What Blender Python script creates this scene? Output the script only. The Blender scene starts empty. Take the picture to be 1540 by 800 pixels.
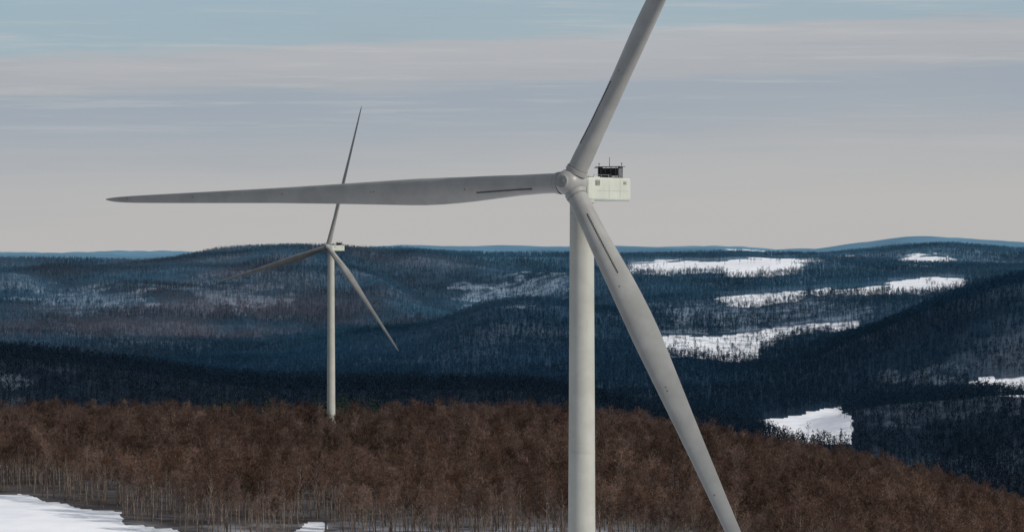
import bpy, math, random
import numpy as np
from mathutils import Vector, Matrix

F=4800.0; CX=770.0; HY=372.0
scene=bpy.context.scene
scene.view_settings.view_transform='Standard'
scene.view_settings.look='None'
scene.view_settings.exposure=0
R=math.radians

# ------------------------------------------------------------------ materials
def new_mat(name):
    m=bpy.data.materials.new(name); m.use_nodes=True
    nt=m.node_tree; b=nt.nodes['Principled BSDF']
    return m,nt,b
def N(nt,t,**k):
    n=nt.nodes.new(t)
    for a,v in k.items(): setattr(n,a,v)
    return n
def ramp(nt,stops,interp='LINEAR'):
    n=nt.nodes.new('ShaderNodeValToRGB'); cr=n.color_ramp; cr.interpolation=interp
    while len(cr.elements)>1: cr.elements.remove(cr.elements[-1])
    cr.elements[0].position=stops[0][0]; cr.elements[0].color=(*stops[0][1],1)
    for p,c in stops[1:]:
        e=cr.elements.new(p); e.color=(*c,1)
    return n
def mixc(nt,fac,a,b,mode='MIX'):
    n=nt.nodes.new('ShaderNodeMix'); n.data_type='RGBA'; n.blend_type=mode
    for s,v in ((0,fac),(6,a),(7,b)):
        if isinstance(v,(int,float)): n.inputs[s].default_value=v
        elif isinstance(v,tuple): n.inputs[s].default_value=(*v,1)
        else: nt.links.new(v,n.inputs[s])
    return n.outputs[2]
def noise(nt,vec,scale,detail=4,rough=.55,sc=None):
    if sc is not None:
        mp=N(nt,'ShaderNodeMapping'); mp.inputs['Scale'].default_value=sc
        nt.links.new(vec,mp.inputs['Vector']); vec=mp.outputs[0]
    n=N(nt,'ShaderNodeTexNoise'); n.inputs['Scale'].default_value=scale
    n.inputs['Detail'].default_value=detail; n.inputs['Roughness'].default_value=rough
    nt.links.new(vec,n.inputs['Vector'])
    return n.outputs['Fac']
def math_(nt,op,a,b=0.0,clamp=False):
    n=N(nt,'ShaderNodeMath',operation=op,use_clamp=clamp)
    for i,v in enumerate((a,b)):
        if isinstance(v,(int,float)): n.inputs[i].default_value=v
        else: nt.links.new(v,n.inputs[i])
    return n.outputs[0]
def maprange(nt,v,a,b,c=0.0,d=1.0,smooth=True):
    n=N(nt,'ShaderNodeMapRange'); n.interpolation_type='SMOOTHSTEP' if smooth else 'LINEAR'
    nt.links.new(v,n.inputs[0])
    for i,x in zip((1,2,3,4),(a,b,c,d)): n.inputs[i].default_value=x
    return n.outputs[0]

# woodland colour with blue aerial haze painted in by distance from the origin
def wood_haze_ramp(nt):
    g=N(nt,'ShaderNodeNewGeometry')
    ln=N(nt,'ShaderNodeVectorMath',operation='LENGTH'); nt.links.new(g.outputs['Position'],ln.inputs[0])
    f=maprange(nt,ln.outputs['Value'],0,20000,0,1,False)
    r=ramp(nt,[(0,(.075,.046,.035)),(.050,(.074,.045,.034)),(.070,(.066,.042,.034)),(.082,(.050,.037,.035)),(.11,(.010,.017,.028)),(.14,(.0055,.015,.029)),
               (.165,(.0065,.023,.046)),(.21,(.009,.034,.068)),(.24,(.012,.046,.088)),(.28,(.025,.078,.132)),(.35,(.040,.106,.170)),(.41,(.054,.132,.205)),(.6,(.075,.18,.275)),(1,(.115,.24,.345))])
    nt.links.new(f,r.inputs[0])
    n1=noise(nt,g.outputs['Position'],.0022,5,.65)
    sx=N(nt,'ShaderNodeSeparateXYZ'); nt.links.new(g.outputs['Position'],sx.inputs[0])
    mx=maprange(nt,sx.outputs[0],100,-400,.15,1)
    my=maprange(nt,sx.outputs[1],4300,5400,0,1)
    my2=maprange(nt,sx.outputs[1],9000,7800,0,1)
    k=math_(nt,'MULTIPLY',maprange(nt,n1,.40,.66,0,1),math_(nt,'MULTIPLY',mx,math_(nt,'MULTIPLY',my,my2)))
    col=mixc(nt,math_(nt,'MULTIPLY',k,.8),r.outputs[0],(.094,.088,.108))
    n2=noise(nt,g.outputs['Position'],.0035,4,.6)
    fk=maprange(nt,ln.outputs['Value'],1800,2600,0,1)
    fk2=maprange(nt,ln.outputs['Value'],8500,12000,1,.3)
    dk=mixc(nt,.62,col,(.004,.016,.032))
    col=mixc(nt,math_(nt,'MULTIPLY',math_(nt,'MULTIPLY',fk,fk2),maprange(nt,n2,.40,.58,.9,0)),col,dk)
    return g,ln,col

def mat_tree(name,near):
    m,nt,b=new_mat(name)
    g,ln,col=wood_haze_ramp(nt)
    oi=N(nt,'ShaderNodeObjectInfo')
    v=maprange(nt,oi.outputs['Random'],0,1,.42 if near else .82,1.85 if near else 1.18,False)
    if near:
        v=math_(nt,'MULTIPLY',v,maprange(nt,noise(nt,g.outputs['Position'],.022,3,.6),.35,.65,.68,1.3))  # patchy forest shadow painted into the near tree colour
    hs=N(nt,'ShaderNodeHueSaturation'); nt.links.new(col,hs.inputs['Color']); nt.links.new(v,hs.inputs['Value'])
    if near:
        s=maprange(nt,oi.outputs['Random'],0,1,1.2,.85,False); nt.links.new(s,hs.inputs['Saturation'])
    nt.links.new(hs.outputs[0],b.inputs['Base Color']); b.inputs['Roughness'].default_value=.9
    b.inputs['Specular IOR Level'].default_value=.1
    return m
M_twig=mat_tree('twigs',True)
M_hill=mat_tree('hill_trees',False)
def mat_simple(name,c1,c2,scale=1.0,rough=.8,sc=(1,1,1),spec=.3):
    m,nt,b=new_mat(name)
    t=N(nt,'ShaderNodeTexCoord')
    n=noise(nt,t.outputs['Object'],scale,5,.6,sc)
    c=mixc(nt,maprange(nt,n,.35,.65,0,1),c1,c2)
    nt.links.new(c,b.inputs['Base Color']); b.inputs['Roughness'].default_value=rough
    b.inputs['Specular IOR Level'].default_value=spec
    return m
M_bark=mat_simple('bark',(.085,.065,.055),(.20,.16,.135),1.5,.9,(3,3,.6),.1)
M_con=mat_simple('conifer_needles',(.006,.012,.012),(.018,.028,.022),.8,.9,spec=.1)

# ------------------------------------------------------------------ terrain
PX=np.array([-600,0,200,400,600,800,1000,1200,1300,1400,1540,2100],float)
def yrow(d,ys,tree):  # silhouettes seen on the map -> heights in metres
    return (d, -(np.array(ys,float)-HY)*d/F - tree)
rows=[
 (0.,np.full(12,-82.)),(300.,np.full(12,-82.)),(600.,np.full(12,-83.)),
 (900.,np.array([-88,-85,-85,-85,-85,-85,-86,-88,-89,-91,-94,-105.])),
 (1321.,np.array([-90,-87.5,-87.5,-87,-87.5,-88,-93,-101,-107,-113,-123,-160.])),
 yrow(1600.,[618,614,615,621,617,612,643,675,695,719,760,900],19.5),
 (1900.,np.array([-158,-154,-154,-155,-157,-157,-167,-177,-187,-202,-217,-230.])),
 (2300.,np.array([-160,-165,-175,-180,-182,-182,-190,-200,-205,-210,-210,-200.])),
 yrow(2800.,[505,512,536,562,569,572,616,664,690,700,660,640],13),
 yrow(3150.,[590,595,600,605,608,606,612,628,600,592,578,560],13),
 yrow(3450.,[600,600,600,602,602,600,600,604,606,603,592,560],13),
 yrow(3900.,[575,575,575,575,575,568,560,555,535,500,450,420],13),
 yrow(4300.,[550,550,550,552,548,535,530,522,484,442,406,380],13),
 yrow(4700.,[535,535,535,535,520,480,498,492,490,470,440,400],13),
 yrow(5000.,[520,520,520,518,487,440,472,464,455,445,430,400],13),
 yrow(5600.,[470,472,480,490,495,468,430,426,420,414,412,405],13),
 yrow(6200.,[440,440,440,440,448,438,408,408,404,402,400,398],13),
 yrow(7000.,[405,404,404,398,402,404,392,386,388,389,392,392],13),
 yrow(7800.,[392,391,394,373,373,379,384,384,374,368,374,376],13),
 yrow(9000.,[398,398,400,390,388,388,384,386,384,384,384,380],12),
 yrow(12000.,[388,386,390,388,382,381,376,382,384,379,379,378],8),
 yrow(18000.,[382,382,385,384,373,373,375,378,368,357,365,370],0),
 yrow(26000.,[382,381,381,382,377,375,378,377,377,374,372,372],0),
 yrow(60000.,[388]*12,0),
]
RD=np.array([r[0] for r in rows]); RZ=np.array([r[1] for r in rows])
UD=np.log(RD+400)
def tang(x,y):
    d=(y[1:]-y[:-1])/(x[1:]-x[:-1])[:,None]
    t=np.zeros_like(y); t[1:-1]=(d[1:]+d[:-1])/2; t[0]=d[0]; t[-1]=d[-1]
    lim=3*np.minimum(np.abs(d[1:]),np.abs(d[:-1]))
    same=(d[1:]*d[:-1])>0
    t[1:-1]=np.where(same,np.sign(t[1:-1])*np.minimum(np.abs(t[1:-1]),lim),0)
    return t
TX=tang(PX,RZ.T).T
def vnoise(x,y,seed):
    xi=np.floor(x); yi=np.floor(y); fx=x-xi; fy=y-yi
    fx=fx*fx*(3-2*fx); fy=fy*fy*(3-2*fy)
    def h(a,b):
        v=np.sin(a*127.1+b*311.7+seed*74.7)*43758.5453
        return v-np.floor(v)
    return ((h(xi,yi)*(1-fx)+h(xi+1,yi)*fx)*(1-fy)+(h(xi,yi+1)*(1-fx)+h(xi+1,yi+1)*fx)*fy)*2-1
def sm(x,a,b):
    t=np.clip((x-a)/(b-a),0,1); return t*t*(3-2*t)
def height(X,Y):
    X=np.asarray(X,float); Y=np.asarray(Y,float)
    d=np.hypot(X,Y); az=np.arctan2(X,Y)
    p=np.clip(CX+F*az,-600,2100)
    i=np.clip(np.searchsorted(PX,p,'right')-1,0,len(PX)-2)
    h=PX[i+1]-PX[i]; t=(p-PX[i])/h
    h00=2*t**3-3*t**2+1; h10=t**3-2*t**2+t; h01=-2*t**3+3*t**2; h11=t**3-t**2
    u=np.log(np.clip(d,0,60000)+400)
    j=np.clip(np.searchsorted(UD,u,'right')-1,0,len(UD)-2)
    def row(k): return h00*RZ[k,i]+h10*h*TX[k,i]+h01*RZ[k,i+1]+h11*h*TX[k,i+1]
    jm=np.clip(j-1,0,len(UD)-1); jp=np.clip(j+2,0,len(UD)-1)
    z0=row(j);z1=row(j+1);zm=row(jm);zp=row(jp)
    H=UD[j+1]-UD[j]
    d1=(z1-z0)/H
    d0=np.where(jm<j,(z0-zm)/np.maximum(UD[j]-UD[jm],1e-6),d1)
    d2=np.where(jp>j+1,(zp-z1)/np.maximum(UD[jp]-UD[j+1],1e-6),d1)
    m0=np.where(d0*d1>0,np.sign(d1)*np.minimum(np.abs(d0+d1)/2,3*np.minimum(abs(d0),abs(d1))),0)
    m1=np.where(d2*d1>0,np.sign(d1)*np.minimum(np.abs(d2+d1)/2,3*np.minimum(abs(d2),abs(d1))),0)
    s=(u-UD[j])/H
    z=(2*s**3-3*s**2+1)*z0+(s**3-2*s**2+s)*H*m0+(-2*s**3+3*s**2)*z1+(s**3-s**2)*H*m1
    k=sm(d,1700,2600)*(1-sm(d,9000,12000)*.6)*d/F
    wx=X+120*vnoise(X/500,Y/500,9)
    z=z+k*(6.5*vnoise(wx/520,Y/900,1)+4.5*(vnoise(wx/230,Y/330,2))+1.5*vnoise(X/90,Y/120,3))
    k2=sm(d,4700,5400)*(1-sm(d,6900,7700))*(1-sm(p,820,1000))*d/F
    wx2=X+.25*(Y-6000)+90*vnoise(X/300,Y/500,61)
    rid=1-np.abs(vnoise(wx2/330,Y/1500,62))*2.2
    z=z+k2*(20*rid+6*(1-2*np.abs(vnoise(wx2/130,Y/500,63))))-k2*8
    k3=sm(d,2900,3300)*(1-sm(d,4000,4300))*sm(p,1150,1300)*d/F
    z=z+k3*(8*(1-2*np.abs(vnoise((X-.3*Y)/170,Y/600,64))))
    kf=sm(d,9000,14000)*d/F
    z=z+kf*(3.8*vnoise(X/700,Y/3000,5)+2.2*vnoise(X/240,Y/3000,6))
    z=z+(1-sm(d,1700,2000))*sm(d,200,700)*(1.6*vnoise(X/90,Y/90,4)+.4*vnoise(X/30,Y/30,7))
    return z
def proj(X,Y,Z):
    return CX+F*X/np.maximum(Y,1), HY-F*Z/np.maximum(Y,1)
def inpoly(px,py,poly):
    c=np.zeros(px.shape,bool); n=len(poly)
    for a in range(n):
        x1,y1=poly[a]; x2,y2=poly[(a+1)%n]
        if y1==y2: continue
        cond=((y1>py)!=(y2>py))&(px<(x2-x1)*(py-y1)/(y2-y1)+x1)
        c^=cond
    return c
FIELDS=[
 ([(940,397),(1000,392),(1070,394),(1130,390),(1190,391),(1214,398),(1205,411),(1160,418),(1120,418),(1080,412),(1000,415),(950,411)],5600,7700,1),
 ([(1120,386),(1180,382),(1300,378),(1270,388),(1220,394),(1150,391)],6000,7900,1),
 ([(1080,448),(1130,444),(1190,439),(1215,442),(1200,453),(1120,461),(1085,463)],4900,6200,.7),
 ([(1195,437),(1290,432),(1330,426),(1335,443),(1280,445),(1230,446)],4900,6200,.8),
 ([(1330,426),(1360,420),(1450,417),(1446,434),(1400,441),(1340,445)],4900,6200,1),
 ([(1350,388),(1385,383),(1435,385),(1430,396),(1380,400),(1355,398)],6500,8200,1),
 ([(975,505),(1060,505),(1110,503),(1160,494),(1170,512),(1150,528),(1130,543),(1100,543),(1050,538),(985,534)],4200,5300,.7),
 ([(1150,496),(1220,486),(1300,480),(1290,494),(1220,503),(1160,510)],4200,5300,.65),
 ([(1135,634),(1180,627),(1266,612),(1278,630),(1288,668),(1235,670),(1190,664),(1150,654)],2850,3700,1),
 ([(1450,573),(1490,568),(1560,569),(1700,573),(1700,602),(1560,601),(1490,596)],3050,3700,1),
 ([(1090,372),(1145,372),(1150,377),(1095,377)],9000,20000,1),
 ([(-700,738),(40,742),(70,752),(130,765),(180,773),(195,791),(262,800),(330,822),(390,822),(430,812),(450,790),(480,782),(490,786),(492,800),(520,824),(640,830),(760,828),(860,832),(980,842),(1100,866),(1300,900),(1600,960),(2400,1080),(2400,3600),(-1200,3600)],150,1150,1),
 ([(560,378),(640,376),(640,377),(560,380)],9000,20000,.6),
]
THIN=[([(40,440),(120,432),(210,440),(230,460),(120,470),(50,462)],5200,7600,.4),
 ([(700,430),(780,416),(850,412),(850,450),(760,458),(700,462)],4600,7000,.5),
 ([(960,470),(1000,458),(1290,462),(1300,482),(1180,492),(1000,505)],4300,5600,.35),
 ([(250,430),(330,420),(420,440),(400,470),(300,460)],5200,7600,.25),
 ([(1300,560),(1420,545),(1540,540),(1540,568),(1400,580)],3500,4200,.2),
 ([(1280,600),(1400,590),(1540,585),(1540,620),(1300,640)],2900,3300,.1),
 ([(0,560),(60,560),(60,580),(0,585)],2500,2800,.25),
 ([(860,400),(950,384),(1300,376),(1540,392),(1540,412),(1300,415),(950,412)],5600,8000,.25),
]
def masks(X,Y,Z):
    px,py=proj(X,Y,Z); d=np.hypot(X,Y)
    jx=9*vnoise(X/60,Y/90,21)+6*vnoise(X/20,Y/30,22); jy=(2.4*vnoise(X/50,Y/80,23)+1.8*vnoise(X/17,Y/25,24))
    jx=np.where(d<1700,6*vnoise(X/12,Y/12,21),jx); jy=np.where(d<1700,5*vnoise(X/14,Y/14,23),jy)
    f=np.zeros(X.shape); t=np.zeros(X.shape)
    for poly,a,b,v in FIELDS:
        m=inpoly(px+jx,py+jy,poly)&(d>a)&(d<b)&(Y>0); f=np.where(m,np.maximum(f,v),f)
    for poly,a,b,v in THIN:
        m=inpoly(px+jx*4,py+jy*4,poly)&(d>a)&(d<b)&(Y>0); t=np.where(m,np.maximum(t,v),t)
    return f,t

dens=np.radians(np.linspace(-11,11,620))
left=np.radians(np.linspace(-180,-11,60,endpoint=False)); right=np.radians(np.linspace(11,180,60,endpoint=False)[1:])
AZ=np.concatenate([left,dens,right]); 
DS=np.concatenate([np.linspace(2,850,40),np.linspace(860,1650,150),np.linspace(1660,9000,480),np.geomspace(9060,60000,110)])
nA=len(AZ); nD=len(DS)
A,D=np.meshgrid(AZ,DS)
X=D*np.sin(A); Y=D*np.cos(A); Z=height(X,Y)
f,t=masks(X.ravel(),Y.ravel(),Z.ravel())
me=bpy.data.meshes.new('ground')
co=np.stack([X,Y,Z],-1).reshape(-1,3)
ii=np.arange(nD-1)[:,None]*nA; jj=np.arange(nA)[None,:]; jn=(jj+1)%nA
q=np.stack([ii+jj,ii+jn,ii+nA+jn,ii+nA+jj],-1).reshape(-1,4)[:,::-1]
me.vertices.add(len(co)); me.vertices.foreach_set('co',co.ravel())
me.loops.add(q.size); me.loops.foreach_set('vertex_index',q.ravel().astype(np.int32))
me.polygons.add(len(q)); me.polygons.foreach_set('loop_start',np.arange(0,q.size,4,dtype=np.int32))
me.polygons.foreach_set('use_smooth',np.ones(len(q),bool))
me.update(calc_edges=True); 
for nm,arr in (('field',f),('thin',t)):
    at=me.attributes.new(nm,'FLOAT','POINT'); at.data.foreach_set('value',arr.astype(np.float32))
ground=bpy.data.objects.new('snowy_ground',me); scene.collection.objects.link(ground)

m,nt,b=new_mat('ground')
g,ln,wood=wood_haze_ramp(nt)
af=N(nt,'ShaderNodeAttribute',attribute_name='field'); at=N(nt,'ShaderNodeAttribute',attribute_name='thin')
P=g.outputs['Position']
nb=noise(nt,P,.05,5,.6); nf=noise(nt,P,.5,4,.7); nbig=noise(nt,P,.004,4,.6)
dist=ln.outputs['Value']
snow=mixc(nt,maprange(nt,nb,.35,.7,0,1),(.82,.83,.86),(.72,.74,.79))
weeds=maprange(nt,nf,.64,.74,0,.35)
farw=maprange(nt,dist,1500,2500,.12,1)
rough_n=noise(nt,P,.03,6,.75)
weeds2=maprange(nt,rough_n,.53,.67,0,.45)
snow=mixc(nt,math_(nt,'MULTIPLY',math_(nt,'MAXIMUM',weeds,weeds2),farw),snow,(.26,.25,.26))
nearf=maprange(nt,dist,1600,1900,1,0)
edge=maprange(nt,dist,1010,930,.1,.7)
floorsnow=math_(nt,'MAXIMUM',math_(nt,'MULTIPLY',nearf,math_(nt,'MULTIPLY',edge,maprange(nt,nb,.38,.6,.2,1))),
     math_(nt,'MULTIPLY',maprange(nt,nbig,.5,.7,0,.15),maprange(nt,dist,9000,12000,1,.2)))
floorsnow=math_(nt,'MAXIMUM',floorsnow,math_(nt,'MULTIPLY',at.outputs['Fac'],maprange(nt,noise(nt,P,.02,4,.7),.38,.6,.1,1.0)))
fl=mixc(nt,floorsnow,wood,mixc(nt,.55,snow,(.12,.28,.48)))  # bluish shade painted into the snow under the hill trees
fl=mixc(nt,nearf,fl,mixc(nt,floorsnow,(.035,.024,.019),(.62,.64,.7)))
patch=math_(nt,'MULTIPLY',af.outputs['Fac'],maprange(nt,rough_n,.35,.62,1.25,.75))
col=mixc(nt,maprange(nt,patch,.35,.75,0,1),fl,snow)
nt.links.new(col,b.inputs['Base Color']); b.inputs['Roughness'].default_value=.85; b.inputs['Specular IOR Level'].default_value=.1
bp=N(nt,'ShaderNodeBump'); bp.inputs['Strength'].default_value=.3; bp.inputs['Distance'].default_value=1.0
nt.links.new(noise(nt,P,.12,5,.6),bp.inputs['Height']); nt.links.new(bp.outputs[0],b.inputs['Normal'])
me.materials.append(m)

# ------------------------------------------------------------------ trees
class MB:
    def __init__(s): s.v=[]; s.f=[]; s.m=[]
    def tube(s,p0,p1,r0,r1,n,mi):
        d=(p1-p0).normalized(); a=d.orthogonal().normalized(); c=d.cross(a); b0=len(s.v)
        for p,r in ((p0,r0),(p1,r1)):
            for k in range(n):
                t=2*math.pi*k/n; s.v.append(p+a*(r*math.cos(t))+c*(r*math.sin(t)))
        for k in range(n):
            k2=(k+1)%n; s.f.append((b0+k,b0+k2,b0+n+k2,b0+n+k)); s.m.append(mi)
    def blade(s,p0,p1,w,mi,rng):
        d=(p1-p0).normalized(); a=d.orthogonal(); a.normalize(); a=Matrix.Rotation(rng.uniform(0,6.28),3,d)@a
        b0=len(s.v); s.v+= [p0+a*w/2,p0-a*w/2,p1]; s.f.append((b0,b0+1,b0+2)); s.m.append(mi)
    def obj(s,name,mats,coll,smooth=False):
        me=bpy.data.meshes.new(name); me.from_pydata([tuple(v) for v in s.v],[],s.f); 
        for mm in mats: me.materials.append(mm)
        me.polygons.foreach_set('material_index',s.m)
        if smooth: me.polygons.foreach_set('use_smooth',[True]*len(s.f))
        o=bpy.data.objects.new(name,me)
        if coll: coll.objects.link(o)
        return o
def rv(rng): 
    v=Vector((rng.gauss(0,1),rng.gauss(0,1),rng.gauss(0,1))); return v.normalized()
UP=Vector((0,0,1))
def make_tree(name,rng,coll,H,nl,ns,ntw,tw,mats,lod):
    B=MB(); ht=H*.80; seg=5; pts=[Vector((0,0,-1))]; 
    for k in range(1,seg+1):
        p=pts[-1].copy(); p.z=ht*k/seg; p.x+=rng.gauss(0,.25); p.y+=rng.gauss(0,.25); pts.append(p)
    r0=H*.0115
    for k in range(seg):
        B.tube(pts[k],pts[k+1],r0*(1-.16*k),r0*(1-.16*(k+1)),5 if lod==0 else 3,1)
    def tp(z):
        k=min(int(z/ht*seg),seg-1); t=z/ht*seg-k; return pts[k].lerp(pts[k+1],t)
    cb=rng.uniform(.40,.54) if lod==0 else rng.uniform(.3,.5); wid=rng.uniform(.20,.30)
    for i in range(nl):
        u=(i+rng.random())/nl; z=H*(cb+(.8-cb)*u); p=tp(min(z,ht*.999))
        az=i*2.4+rng.uniform(-.5,.5); el=R(rng.uniform(30,55)+30*u)
        d=Vector((math.cos(az)*math.cos(el),math.sin(az)*math.cos(el),math.sin(el)))
        L=H*(wid-.07*u)*rng.uniform(.75,1.2)
        q=p; lp=[p]
        for s_ in range(3):
            d=(d+UP*.16+rv(rng)*.2).normalized(); q=q+d*L/3; lp.append(q)
        rr=.09*(1-.4*u)
        for s_ in range(3):
            if lod==0: B.tube(lp[s_],lp[s_+1],rr*(1-.3*s_),rr*(.7-.3*s_+.02),3,1 if s_<2 else 0)
            elif s_==0: B.blade(lp[0],lp[3],.16,0,rng)
        for j in range(ns):
            t=rng.uniform(.35,1.0)*3; k=min(int(t),2); b0=lp[k].lerp(lp[k+1],t-k)
            d2=(d*.5+rv(rng)*.8+UP*.35).normalized(); l2=rng.uniform(1.0,2.2)*H/18
            e=b0+d2*l2
            B.blade(b0,e,.07 if lod==0 else .14,0,rng)
            for w in range(ntw):
                t2=rng.uniform(.15,1); s0=b0.lerp(e,t2)
                d3=(d2*.5+rv(rng)*.9+UP*.3).normalized()
                B.blade(s0,s0+d3*rng.uniform(.6,1.3)*H/18*(1 if lod==0 else 1.5),tw,0,rng)
    return B.obj(name,mats,coll)
def make_conifer(name,rng,coll,H,mat,nlay,nb):
    B=MB(); B.tube(Vector((0,0,-1)),Vector((0,0,H)),H*.012,.02,4,0)
    for i in range(nlay):
        u=(i+rng.uniform(-.3,.3))/nlay; z=H*(.12+.88*u); L=H*.19*(1-u)**.8*rng.uniform(.8,1.15)+.2
        for k in range(nb):
            a=rng.uniform(0,6.28); l=L*rng.uniform(.6,1.1)
            e=Vector((math.cos(a)*l,math.sin(a)*l,z-l*.25)); p=Vector((0,0,z+.3))
            side=Vector((-math.sin(a),math.cos(a),0))*l*.28; mid=p.lerp(e,.55)
            b0=len(B.v); B.v+=[p,mid+side-UP*.25*l*.5,e,mid-side-UP*.25*l*.5]; B.f.append((b0,b0+1,b0+2,b0+3)); B.m.append(0)
    return B.obj(name,[mat],coll)
rng=random.Random(5)
C_near=bpy.data.collections.new('bare_tree_kinds')
for i in range(12): make_tree('bare_tree_%02d'%i,rng,C_near,rng.uniform(16,20),12,7,6,.085,[M_twig,M_bark],0)
C_far=bpy.data.collections.new('hill_tree_kinds')
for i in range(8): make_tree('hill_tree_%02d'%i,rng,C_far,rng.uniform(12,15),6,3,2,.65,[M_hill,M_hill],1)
C_con=bpy.data.collections.new('conifer_kinds')
for i in range(3): make_conifer('conifer_%d'%i,rng,C_con,rng.uniform(15,19),M_con,18,9)
C_con2=bpy.data.collections.new('hill_conifer_kinds')
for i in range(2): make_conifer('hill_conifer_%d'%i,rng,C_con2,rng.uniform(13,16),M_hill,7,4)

def scatter(name,X,Y,Z,scale,nk,coll,rs):
    n=len(X); me=bpy.data.meshes.new(name); me.vertices.add(n)
    me.vertices.foreach_set('co',np.stack([X,Y,Z],-1).ravel())
    a=me.attributes.new('sc','FLOAT','POINT'); a.data.foreach_set('value',scale.astype(np.float32))
    a=me.attributes.new('rz','FLOAT','POINT'); a.data.foreach_set('value',(rs.random(n)*6.283).astype(np.float32))
    a=me.attributes.new('idx','INT','POINT'); a.data.foreach_set('value',rs.integers(0,nk,n).astype(np.int32))
    o=bpy.data.objects.new(name,me); scene.collection.objects.link(o)
    g=bpy.data.node_groups.new(name+'_gn','GeometryNodeTree')
    g.interface.new_socket('Geometry',in_out='INPUT',socket_type='NodeSocketGeometry')
    g.interface.new_socket('Geometry',in_out='OUTPUT',socket_type='NodeSocketGeometry')
    gi=g.nodes.new('NodeGroupInput'); go=g.nodes.new('NodeGroupOutput')
    ip=g.nodes.new('GeometryNodeInstanceOnPoints'); ci=g.nodes.new('GeometryNodeCollectionInfo')
    ci.inputs['Collection'].default_value=coll; ci.inputs['Separate Children'].default_value=True; ci.inputs['Reset Children'].default_value=True
    def na(nm,t):
        q=g.nodes.new('GeometryNodeInputNamedAttribute'); q.data_type=t; q.inputs['Name'].default_value=nm; return q.outputs['Attribute']
    cx=g.nodes.new('ShaderNodeCombineXYZ'); er=g.nodes.new('FunctionNodeEulerToRotation')
    g.links.new(na('rz','FLOAT'),cx.inputs['Z']); g.links.new(cx.outputs[0],er.inputs[0])
    g.links.new(gi.outputs[0],ip.inputs['Points']); g.links.new(ci.outputs[0],ip.inputs['Instance'])
    ip.inputs['Pick Instance'].default_value=True
    g.links.new(na('idx','INT'),ip.inputs['Instance Index']); g.links.new(er.outputs[0],ip.inputs['Rotation'])
    g.links.new(na('sc','FLOAT'),ip.inputs['Scale']); g.links.new(ip.outputs[0],go.inputs[0])
    md=o.modifiers.new('scatter','NODES'); md.node_group=g
    return o
rs=np.random.default_rng(11)
sp=5.5
gx,gy=np.meshgrid(np.arange(-340,360,sp),np.arange(700,1680,sp))
gx=gx.ravel()+rs.uniform(-2.8,2.8,gx.size); gy=gy.ravel()+rs.uniform(-2.8,2.8,gy.size)
gz=height(gx,gy); ff,tt=masks(gx,gy,gz)
ok=(ff<.3)&(np.abs(gx)<gy*.21)&(np.hypot(gx+74.9,gy-1321)>4)&(rs.random(gx.size)<.95+.3*vnoise(gx/40,gy/40,51))
gx,gy,gz=gx[ok],gy[ok],gz[ok]
con=((gy>1400)&(gy<1600)&(gx>-145)&(gx<-60)&(vnoise(gx/14,gy/30,31)>.1))|((gy>1490)&(gx<20)&(vnoise(gx/22,gy/40,33)>.72))
sc=rs.uniform(.70,1.16,gx.size)*(1+.13*vnoise(gx/30,gy/30,35))
scatter('bare_forest',gx[~con],gy[~con],gz[~con],sc[~con],12,C_near,rs)
scatter('conifer_grove',gx[con],gy[con],gz[con],sc[con]*1.3,3,C_con,rs)
n=210000
d=rs.uniform(1650,8300,n); az=np.radians(rs.uniform(-10.6,10.6,n))
hx=d*np.sin(az); hy=d*np.cos(az); hz=height(hx,hy); ff,tt=masks(hx,hy,hz)
hedge=(np.abs(vnoise(hx/70,hy/260,71))<.035)&(rs.random(n)<.4)
keep=(rs.random(n)>np.clip(tt*.75,0,1))&((ff<.3)|((ff<.9)&(rs.random(n)<.10))|(rs.random(n)<.003)|hedge)
hx,hy,hz,d=hx[keep],hy[keep],hz[keep],d[keep]
hc=(vnoise(hx/160,hy/220,41)>.5)&(rs.random(hx.size)<.5)
sc=rs.uniform(.75,1.15,hx.size)
scatter('hill_forest',hx[~hc],hy[~hc],hz[~hc],sc[~hc],8,C_far,rs)
scatter('hill_conifers',hx[hc],hy[hc],hz[hc],sc[hc],2,C_con2,rs)

# ------------------------------------------------------------------ turbines
def paint(name,c,c2,rough=.45):
    m,nt,b=new_mat(name)
    t=N(nt,'ShaderNodeTexCoord'); O=t.outputs['Object']
    a=noise(nt,O,.35,5,.6); c_=mixc(nt,maprange(nt,a,.35,.68,0,1),c,c2)
    s=noise(nt,O,3.0,6,.7,(1,1,.12)); c_=mixc(nt,maprange(nt,s,.55,.8,0,.3),c_,(.17,.16,.14))
    fg=noise(nt,O,14,3,.7); c_=mixc(nt,maprange(nt,fg,.3,.7,0,.14),c_,(.2,.2,.2))
    nt.links.new(c_,b.inputs['Base Color']); b.inputs['Roughness'].default_value=rough
    b.inputs['Specular IOR Level'].default_value=.3
    return m
M_blade=paint('blade_gelcoat',(.285,.285,.275),(.235,.235,.225),.38)
M_tower=paint('tower_paint',(.40,.40,.365),(.345,.345,.31))
M_nac=paint('nacelle_paint',(.48,.50,.44),(.42,.445,.39))
M_dark=mat_simple('dark_metal',(.012,.013,.015),(.03,.03,.035),4,.5)
M_grey=mat_simple('grey_seal',(.16,.16,.15),(.24,.24,.23),4,.6)
M_red=mat_simple('marker_red',(.16,.07,.05),(.2,.1,.07),4,.6)

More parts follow.
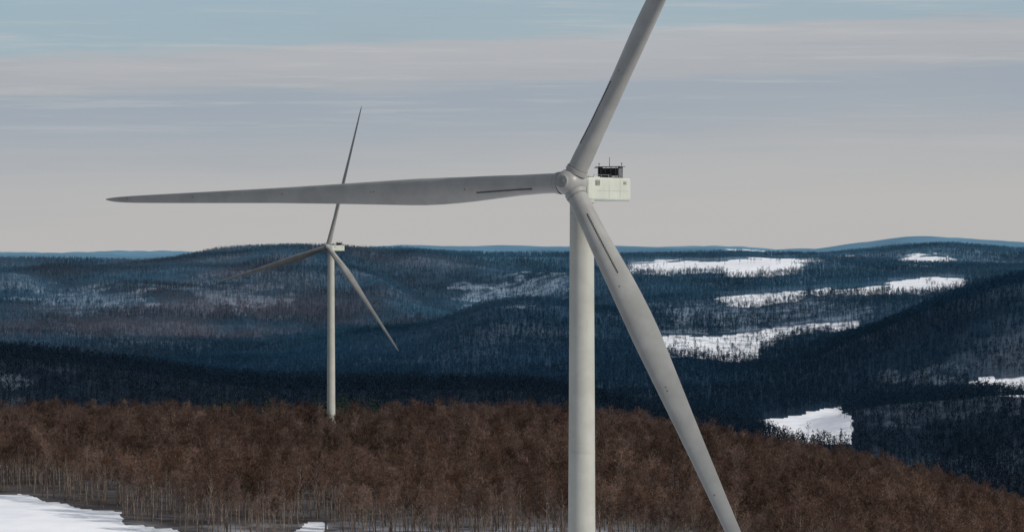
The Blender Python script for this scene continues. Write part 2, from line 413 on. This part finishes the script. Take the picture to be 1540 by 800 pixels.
def interp(x,xs,ys): return float(np.interp(x,xs,ys))
def turbine(bx,by,bz,hub_h,yaw,tilt,theta0,L=60.,rt=1.2,rb=1.62,over=2.0):
    root=bpy.data.objects.new('wind_turbine',None); root.location=(bx,by,bz); scene.collection.objects.link(root)
    root.empty_display_size=5
    def add(B,name,mats,smooth=False):
        o=B.obj(name,mats,scene.collection,smooth); o.parent=root; return o
    a=R(yaw); ti=R(tilt)
    u0=Vector((-math.sin(a),-math.cos(a),0)); e1=Vector((math.cos(a),-math.sin(a),0))
    u=(u0*math.cos(ti)+UP*math.sin(ti)).normalized(); e2=u.cross(e1).normalized()
    hub=Vector((0,0,hub_h))+u*over
    B=MB(); zt=hub_h-1.6; n=64; ks=48
    for k in range(ks+1):
        z=-2+(zt+2)*k/ks; r=rb+(rt-rb)*max(0,z)/zt
        for j in range(n):
            t=2*math.pi*j/n; B.v.append(Vector((r*math.cos(t),r*math.sin(t),z)))
    for k in range(ks):
        for j in range(n):
            B.f.append((k*n+j,k*n+(j+1)%n,(k+1)*n+(j+1)%n,(k+1)*n+j)); B.m.append(0)
    add(B,'tower',[M_tower],True)
    B=MB()
    for fz in (.22,.46,.71,.985):
        z=zt*fz; r=rb+(rt-rb)*fz+.018
        B.tube(Vector((0,0,z-.06)),Vector((0,0,z+.06)),r,r,64,0)
    B.tube(Vector((0,0,zt-.25)),Vector((0,0,zt+.1)),rt+.12,rt+.12,64,0)
    add(B,'tower_flanges',[M_tower],True)
    def loft(rings,name,mats,cap=True):
        B=MB(); n=len(rings[0])
        for r in rings: B.v+=r
        for k in range(len(rings)-1):
            for j in range(n):
                B.f.append((k*n+j,k*n+(j+1)%n,(k+1)*n+(j+1)%n,(k+1)*n+j)); B.m.append(0)
        if cap:
            B.f.append(tuple(range(n))[::-1]); B.m.append(0)
            B.f.append(tuple((len(rings)-1)*n+j for j in range(n))); B.m.append(0)
        return add(B,name,mats,True)
    prof=[(-1.35,.95),(-1.3,1.2),(-.7,1.32),(0,1.36),(.7,1.30),(1.15,1.12),(1.45,.85),(1.62,.62),(1.66,.60)]
    rings=[[hub+u*s+(e1*math.cos(2*math.pi*j/48)+e2*math.sin(2*math.pi*j/48))*r for j in range(48)] for s,r in prof]
    loft(rings,'hub',[M_blade])
    B=MB(); B.tube(hub+u*1.60,hub+u*1.70,.64,.62,32,0); B.tube(hub+u*1.70,hub+u*1.70001,.62,.34,32,0)
    B.tube(hub+u*1.70,hub+u*1.76,.34,.30,32,1); B.tube(hub+u*1.76,hub+u*1.77,.30,.01,32,1)
    for k in range(10):
        t=2*math.pi*k/10; c=hub+u*1.70+(e1*math.cos(t)+e2*math.sin(t))*.5
        B.tube(c,c+u*.06,.05,.05,6,1); B.tube(c+u*.06,c+u*.061,.05,.001,6,1)
    add(B,'nose_cap',[M_blade,M_grey],False)
    B=MB(); B.tube(hub-u*1.2,hub-u*1.75,.98,1.02,40,0); add(B,'rotor_bearing',[M_grey],True)
    for bi in range(3):
        th=R(theta0+120*bi)
        Rd=e1*math.sin(th)+e2*math.cos(th); T=e1*math.cos(th)-e2*math.sin(th)
        cone=R(1.2)
        Rr=(Rd*math.cos(cone)+u*math.sin(cone)).normalized(); Un=(u*math.cos(cone)-Rd*math.sin(cone)).normalized()
        rings=[]; info=[]
        rr=[1.0,1.6,2.4,3.2,4.5,6,8,10,12,14,16,18,20,22,25,28,31,34,37,40,43,46,49,52,54,56,57.5,58.6,59.3,59.8,60]
        for r in rr:
            x=r/60
            c=interp(x,[0,.05,.1,.18,.25,.31,.40,.5,.62,.73,.84,.93,.965,.985,1],[2.0,2.0,2.12,2.55,2.82,2.85,2.45,2.02,1.60,1.32,1.05,.80,.62,.45,.12])
            tk=interp(x,[0,.05,.1,.18,.25,.31,.5,.8,1],[1,1,.80,.52,.38,.31,.22,.17,.15])
            be=R(interp(x,[0,.2,.31,.5,.75,1],[24,23,20,14,10,8]))
            bl=interp(x,[0,.05,.2,.26],[0,0,.85,1])
            cen=hub+Rr*(r*L/60)+Un*(1.0*x*x)
            le=T*math.cos(be)+Un*math.sin(be); nn=Un*math.cos(be)-T*math.sin(be)
            pa=.5+( .36-.5)*bl
            ring=[]; nP=36
            for k in range(nP):
                t=2*math.pi*k/nP; xc=.5*(1-math.cos(t))
                yt=5*tk*(.2969*math.sqrt(max(xc,0))-.126*xc-.3516*xc**2+.2843*xc**3-.1036*xc**4)
                yc=math.sqrt(max(0,xc*(1-xc)))*tk
                y=(yt*bl+yc*(1-bl))*(1 if math.sin(t)>=0 else -1)
                y+=bl*.03*math.sin(math.pi*xc)
                ring.append(cen+le*((pa-xc)*c)+nn*(y*c))
            rings.append(ring); info.append((r,cen,le,nn,c,tk,pa))
        loft(rings,'blade_%d'%(bi+1),[M_blade])
        B=MB(); c0=hub+Rr*1.15; B.tube(c0,c0+Rr*.42,1.13,1.10,40,0); B.tube(c0+Rr*.42,c0+Rr*.44,1.10,1.0,40,0)
        B.tube(c0+Rr*.44,c0+Rr*.52,1.03,1.03,40,1)
        add(B,'blade_root_%d'%(bi+1),[M_blade,M_grey],True)
        B=MB()
        def surf(r,xc,side):
            for k in range(len(info)-1):
                if info[k][0]<=r<=info[k+1][0]: break
            t=(r-info[k][0])/(info[k+1][0]-info[k][0])
            best=int(round(math.acos(1-2*xc)/(2*math.pi)*36))
            best=best if side>0 else (36-best)%36
            p=rings[k][best].lerp(rings[k+1][best],t)
            return p,info[k][2],info[k][3]*side
        for side in (1,-1):
            r=4.2; cnt=0
            while r<11.2:
                p,le,nn=surf(r,.62,side); cnt+=1
                s=.05 if cnt%2 else -.05
                B0=len(B.v); hgt=.06
                p0=p+le*.09-Rr*s; p1=p-le*.09+Rr*s
                w=Rr*.03
                B.v+=[p0-w,p0+w,p1+w,p1-w,p0-w+nn*hgt*.6,p0+w+nn*hgt*.6,p1+w+nn*hgt,p1-w+nn*hgt]
                for fc in ((0,1,5,4),(1,2,6,5),(2,3,7,6),(3,0,4,7),(4,5,6,7)):
                    B.f.append(tuple(B0+q for q in fc)); B.m.append(0)
                r+=.13
            for r in (12.5,24,24.4,36,48,57):
                p,le,nn=surf(r,.4,side)
                B.tube(p-nn*.05,p+nn*.02,.08,.08,8,1); B.tube(p+nn*.02,p+nn*.021,.08,.001,8,1)
        add(B,'vortex_generators_%d'%(bi+1),[M_dark,M_red])
    s0=-.75; s1=7.1; W=1.40; zb=-1.62; ztp=.72
    def nc(s,w,z): return Vector((0,0,hub_h))-u0*s+e1*w+UP*z
    rings=[]
    def section(s,k,kz=1.0):
        pr=[]
        w=W*k; top=ztp-(1-kz)*.35; bot=zb+(1-kz)*.45; rad=.16
        for cx_,cz_,a0 in ((w-rad,top-rad,0),(-w+rad,top-rad,90),(-w+rad*1.6,bot+rad*1.6,180),(w-rad*1.6,bot+rad*1.6,270)):
            rr_=rad if a0<180 else rad*1.6
            for q in range(6):
                an=R(a0+18*q); pr.append(nc(s,cx_+rr_*math.cos(an),cz_+rr_*math.sin(an)))
        return pr
    for s,k,kz in ((s0,.82,.7),(s0+.12,.9,.85),(s0+.5,.985,1),(s0+.9,1,1),(s1-.5,1,1),(s1-.1,.985,.98),(s1,.93,.9)):
        rings.append(section(s,k,kz))
    o=loft(rings,'nacelle_housing',[M_nac])
    for p in o.data.polygons: p.use_smooth=False
    B=MB()
    def box(c0,c1,mi=0):
        s_a,w_a,z_a=c0; s_b,w_b,z_b=c1; b0=len(B.v)
        for z in (z_a,z_b):
            for s,w in ((s_a,w_a),(s_b,w_a),(s_b,w_b),(s_a,w_b)): B.v.append(nc(s,w,z))
        for fc in ((0,3,2,1),(4,5,6,7),(0,1,5,4),(1,2,6,5),(2,3,7,6),(3,0,4,7)):
            B.f.append(tuple(b0+q for q in fc)); B.m.append(mi)
    for sg in (1,-1):
        w0,w1=sg*(W-.01),sg*(W+.008)
        for s in (2.9,5.0): box((s-.012,w0,zb+.3),(s+.012,w1,ztp-.2),1)
        box((.6,w0,-.625),(s1-.55,w1,-.605),1)
        box((.35,w0,-.1),(1.15,w1+sg*.015,.42),2); 
        for q in range(4): box((.42,w0,-.05+.12*q),(1.08,w1+sg*.03,.0+.12*q),0)
        box((5.6,w0,.05),(6.2,w1+sg*.01,.35),1)
        for s in (.3,1.7,3.1): box((s,sg*1.2,ztp-.02),(s+.05,sg*1.23,ztp+.26),1)
        box((.3,sg*1.2,ztp+.24),(3.15,sg*1.23,ztp+.275),1)
    box((s1-.01,-.8,-1.1),(s1+.03,.8,.3),1); box((s1+.0,-.75,-1.05),(s1+.05,.75,.25),0)
    box((1.4,-.5,ztp-.02),(2.6,.5,ztp+.1),0)
    add(B,'nacelle_trim',[M_nac,M_grey,M_dark])
    B=MB()
    cs=5.35
    box((cs-.28,-1.15,ztp+.22),(cs+.28,1.15,ztp+1.02),0)
    for q in range(12):
        w=-1.1+q*.2; box((cs-.33,w-.02,ztp+.24),(cs+.33,w+.02,ztp+1.0),1)
    for sg in (1,-1):
        box((cs-.4,sg*1.16,ztp-.02),(cs+.4,sg*1.26,ztp+1.12),2)
        box((cs-.5,sg*1.26,ztp+1.02),(cs-.42,sg*1.62,ztp+1.09),1)
    box((cs-.5,-1.5,ztp+1.125),(cs+.5,1.5,ztp+1.19),2)
    box((cs-.36,-1.15,ztp-.02),(cs+.36,1.15,ztp+.12),2)
    box((cs-1.2,-.5,ztp-.02),(cs-.5,.5,ztp+.4),1)
    for w in (-.9,-.3,.3,.9): box((cs-.37,w-.03,ztp+.12),(cs-.34,w+.03,ztp+1.12),2)
    add(B,'cooler',[M_dark,M_dark,mat_simple('cooler_frame',(.08,.085,.09),(.14,.14,.14),4,.5)])
    B=MB()
    B.tube(nc(cs,-.1,ztp+1.15),nc(cs,-.1,ztp+2.15),.035,.02,6,0)
    for w in (-1.35,1.35):
        B.tube(nc(cs,w,ztp+1.15),nc(cs,w,ztp+1.5),.03,.03,6,0); B.tube(nc(cs-.15,w,ztp+1.5),nc(cs+.15,w,ztp+1.5),.03,.03,6,0)
    add(B,'wind_sensor_mast',[M_dark])
    return root
tx,ty=7.0,320.; bz=float(height(np.array([tx]),np.array([ty]))[0])
turbine(tx,ty,bz,6.3-bz,34.,4.,28.7,L=59.2)
tx,ty=-74.9,1321.; bz=float(height(np.array([tx]),np.array([ty]))[0])
turbine(tx,ty,bz,.1-bz,36.7,5.,15.3,rt=1.35,rb=1.85)

# ------------------------------------------------------------------ world, sun, camera
w=bpy.data.worlds.new('World'); scene.world=w; w.use_nodes=True; nt=w.node_tree
for n_ in list(nt.nodes): nt.nodes.remove(n_)
out=N(nt,'ShaderNodeOutputWorld'); bg1=N(nt,'ShaderNodeBackground'); bg2=N(nt,'ShaderNodeBackground'); mx=N(nt,'ShaderNodeMixShader')
SUN_EL,SUN_AZ=R(30),R(118)
sky=N(nt,'ShaderNodeTexSky',sky_type='NISHITA'); sky.sun_disc=False; sky.sun_elevation=SUN_EL; sky.sun_rotation=SUN_AZ
nt.links.new(sky.outputs[0],bg1.inputs[0]); bg1.inputs[1].default_value=.08
tc=N(nt,'ShaderNodeTexCoord'); V=tc.outputs['Generated']
sx=N(nt,'ShaderNodeSeparateXYZ'); nt.links.new(V,sx.inputs[0])
n1=noise(nt,V,1.0,6,.6,(7,7,70)); n2=noise(nt,V,1.0,7,.65,(16,16,420)); n3=noise(nt,V,1.0,3,.5,(3,3,20)); n4=noise(nt,V,1.0,6,.7,(9,9,230))
zz=math_(nt,'ADD',sx.outputs[2],math_(nt,'MULTIPLY',math_(nt,'SUBTRACT',n1,.5),.016))
zz=math_(nt,'ADD',zz,math_(nt,'MULTIPLY',math_(nt,'SUBTRACT',n2,.5),.010))
zz=math_(nt,'ADD',zz,math_(nt,'MULTIPLY',sx.outputs[0],-.035))
fz=maprange(nt,zz,0,.2,0,1,False)
cl=ramp(nt,[(0,(.525,.515,.51)),(.06,(.515,.505,.505)),(.13,(.455,.465,.49)),(.20,(.36,.405,.472)),(.245,(.335,.388,.465)),(.265,(.405,.425,.47)),(.30,(.445,.45,.485)),
            (.322,(.44,.452,.49)),(.336,(.335,.445,.52)),(.42,(.31,.45,.545)),(.6,(.35,.42,.5)),(1,(.38,.42,.48))])
nt.links.new(fz,cl.inputs[0])
cc=mixc(nt,maprange(nt,n3,.35,.7,0,.2),cl.outputs[0],(.46,.475,.50))
up=maprange(nt,sx.outputs[2],.02,.05,0,1)
cc=mixc(nt,math_(nt,'MULTIPLY',up,maprange(nt,n4,.5,.72,0,.5)),cc,(.56,.56,.57))
cc=mixc(nt,math_(nt,'MULTIPLY',up,maprange(nt,n4,.45,.30,0,.35)),cc,(.32,.38,.46))
nt.links.new(cc,bg2.inputs[0]); bg2.inputs[1].default_value=1.0
mx.inputs[0].default_value=.88
nt.links.new(bg1.outputs[0],mx.inputs[1]); nt.links.new(bg2.outputs[0],mx.inputs[2]); nt.links.new(mx.outputs[0],out.inputs[0])

sl=bpy.data.lights.new('sun','SUN'); sl.energy=3.6; sl.angle=R(1.0); sl.color=(1,.95,.87)
so=bpy.data.objects.new('sun',sl); scene.collection.objects.link(so)
dirv=Vector((math.sin(SUN_AZ)*math.cos(SUN_EL),math.cos(SUN_AZ)*math.cos(SUN_EL),math.sin(SUN_EL)))
so.rotation_euler=dirv.to_track_quat('Z','Y').to_euler(); so.location=(0,0,200)
cam=bpy.data.cameras.new('camera'); co_=bpy.data.objects.new('camera',cam); scene.collection.objects.link(co_)
cam.sensor_width=36; cam.lens=F*36/1540; cam.clip_start=1; cam.clip_end=100000
co_.location=(0,0,0); co_.rotation_euler=(R(90)-28/F,0,0)
scene.camera=co_
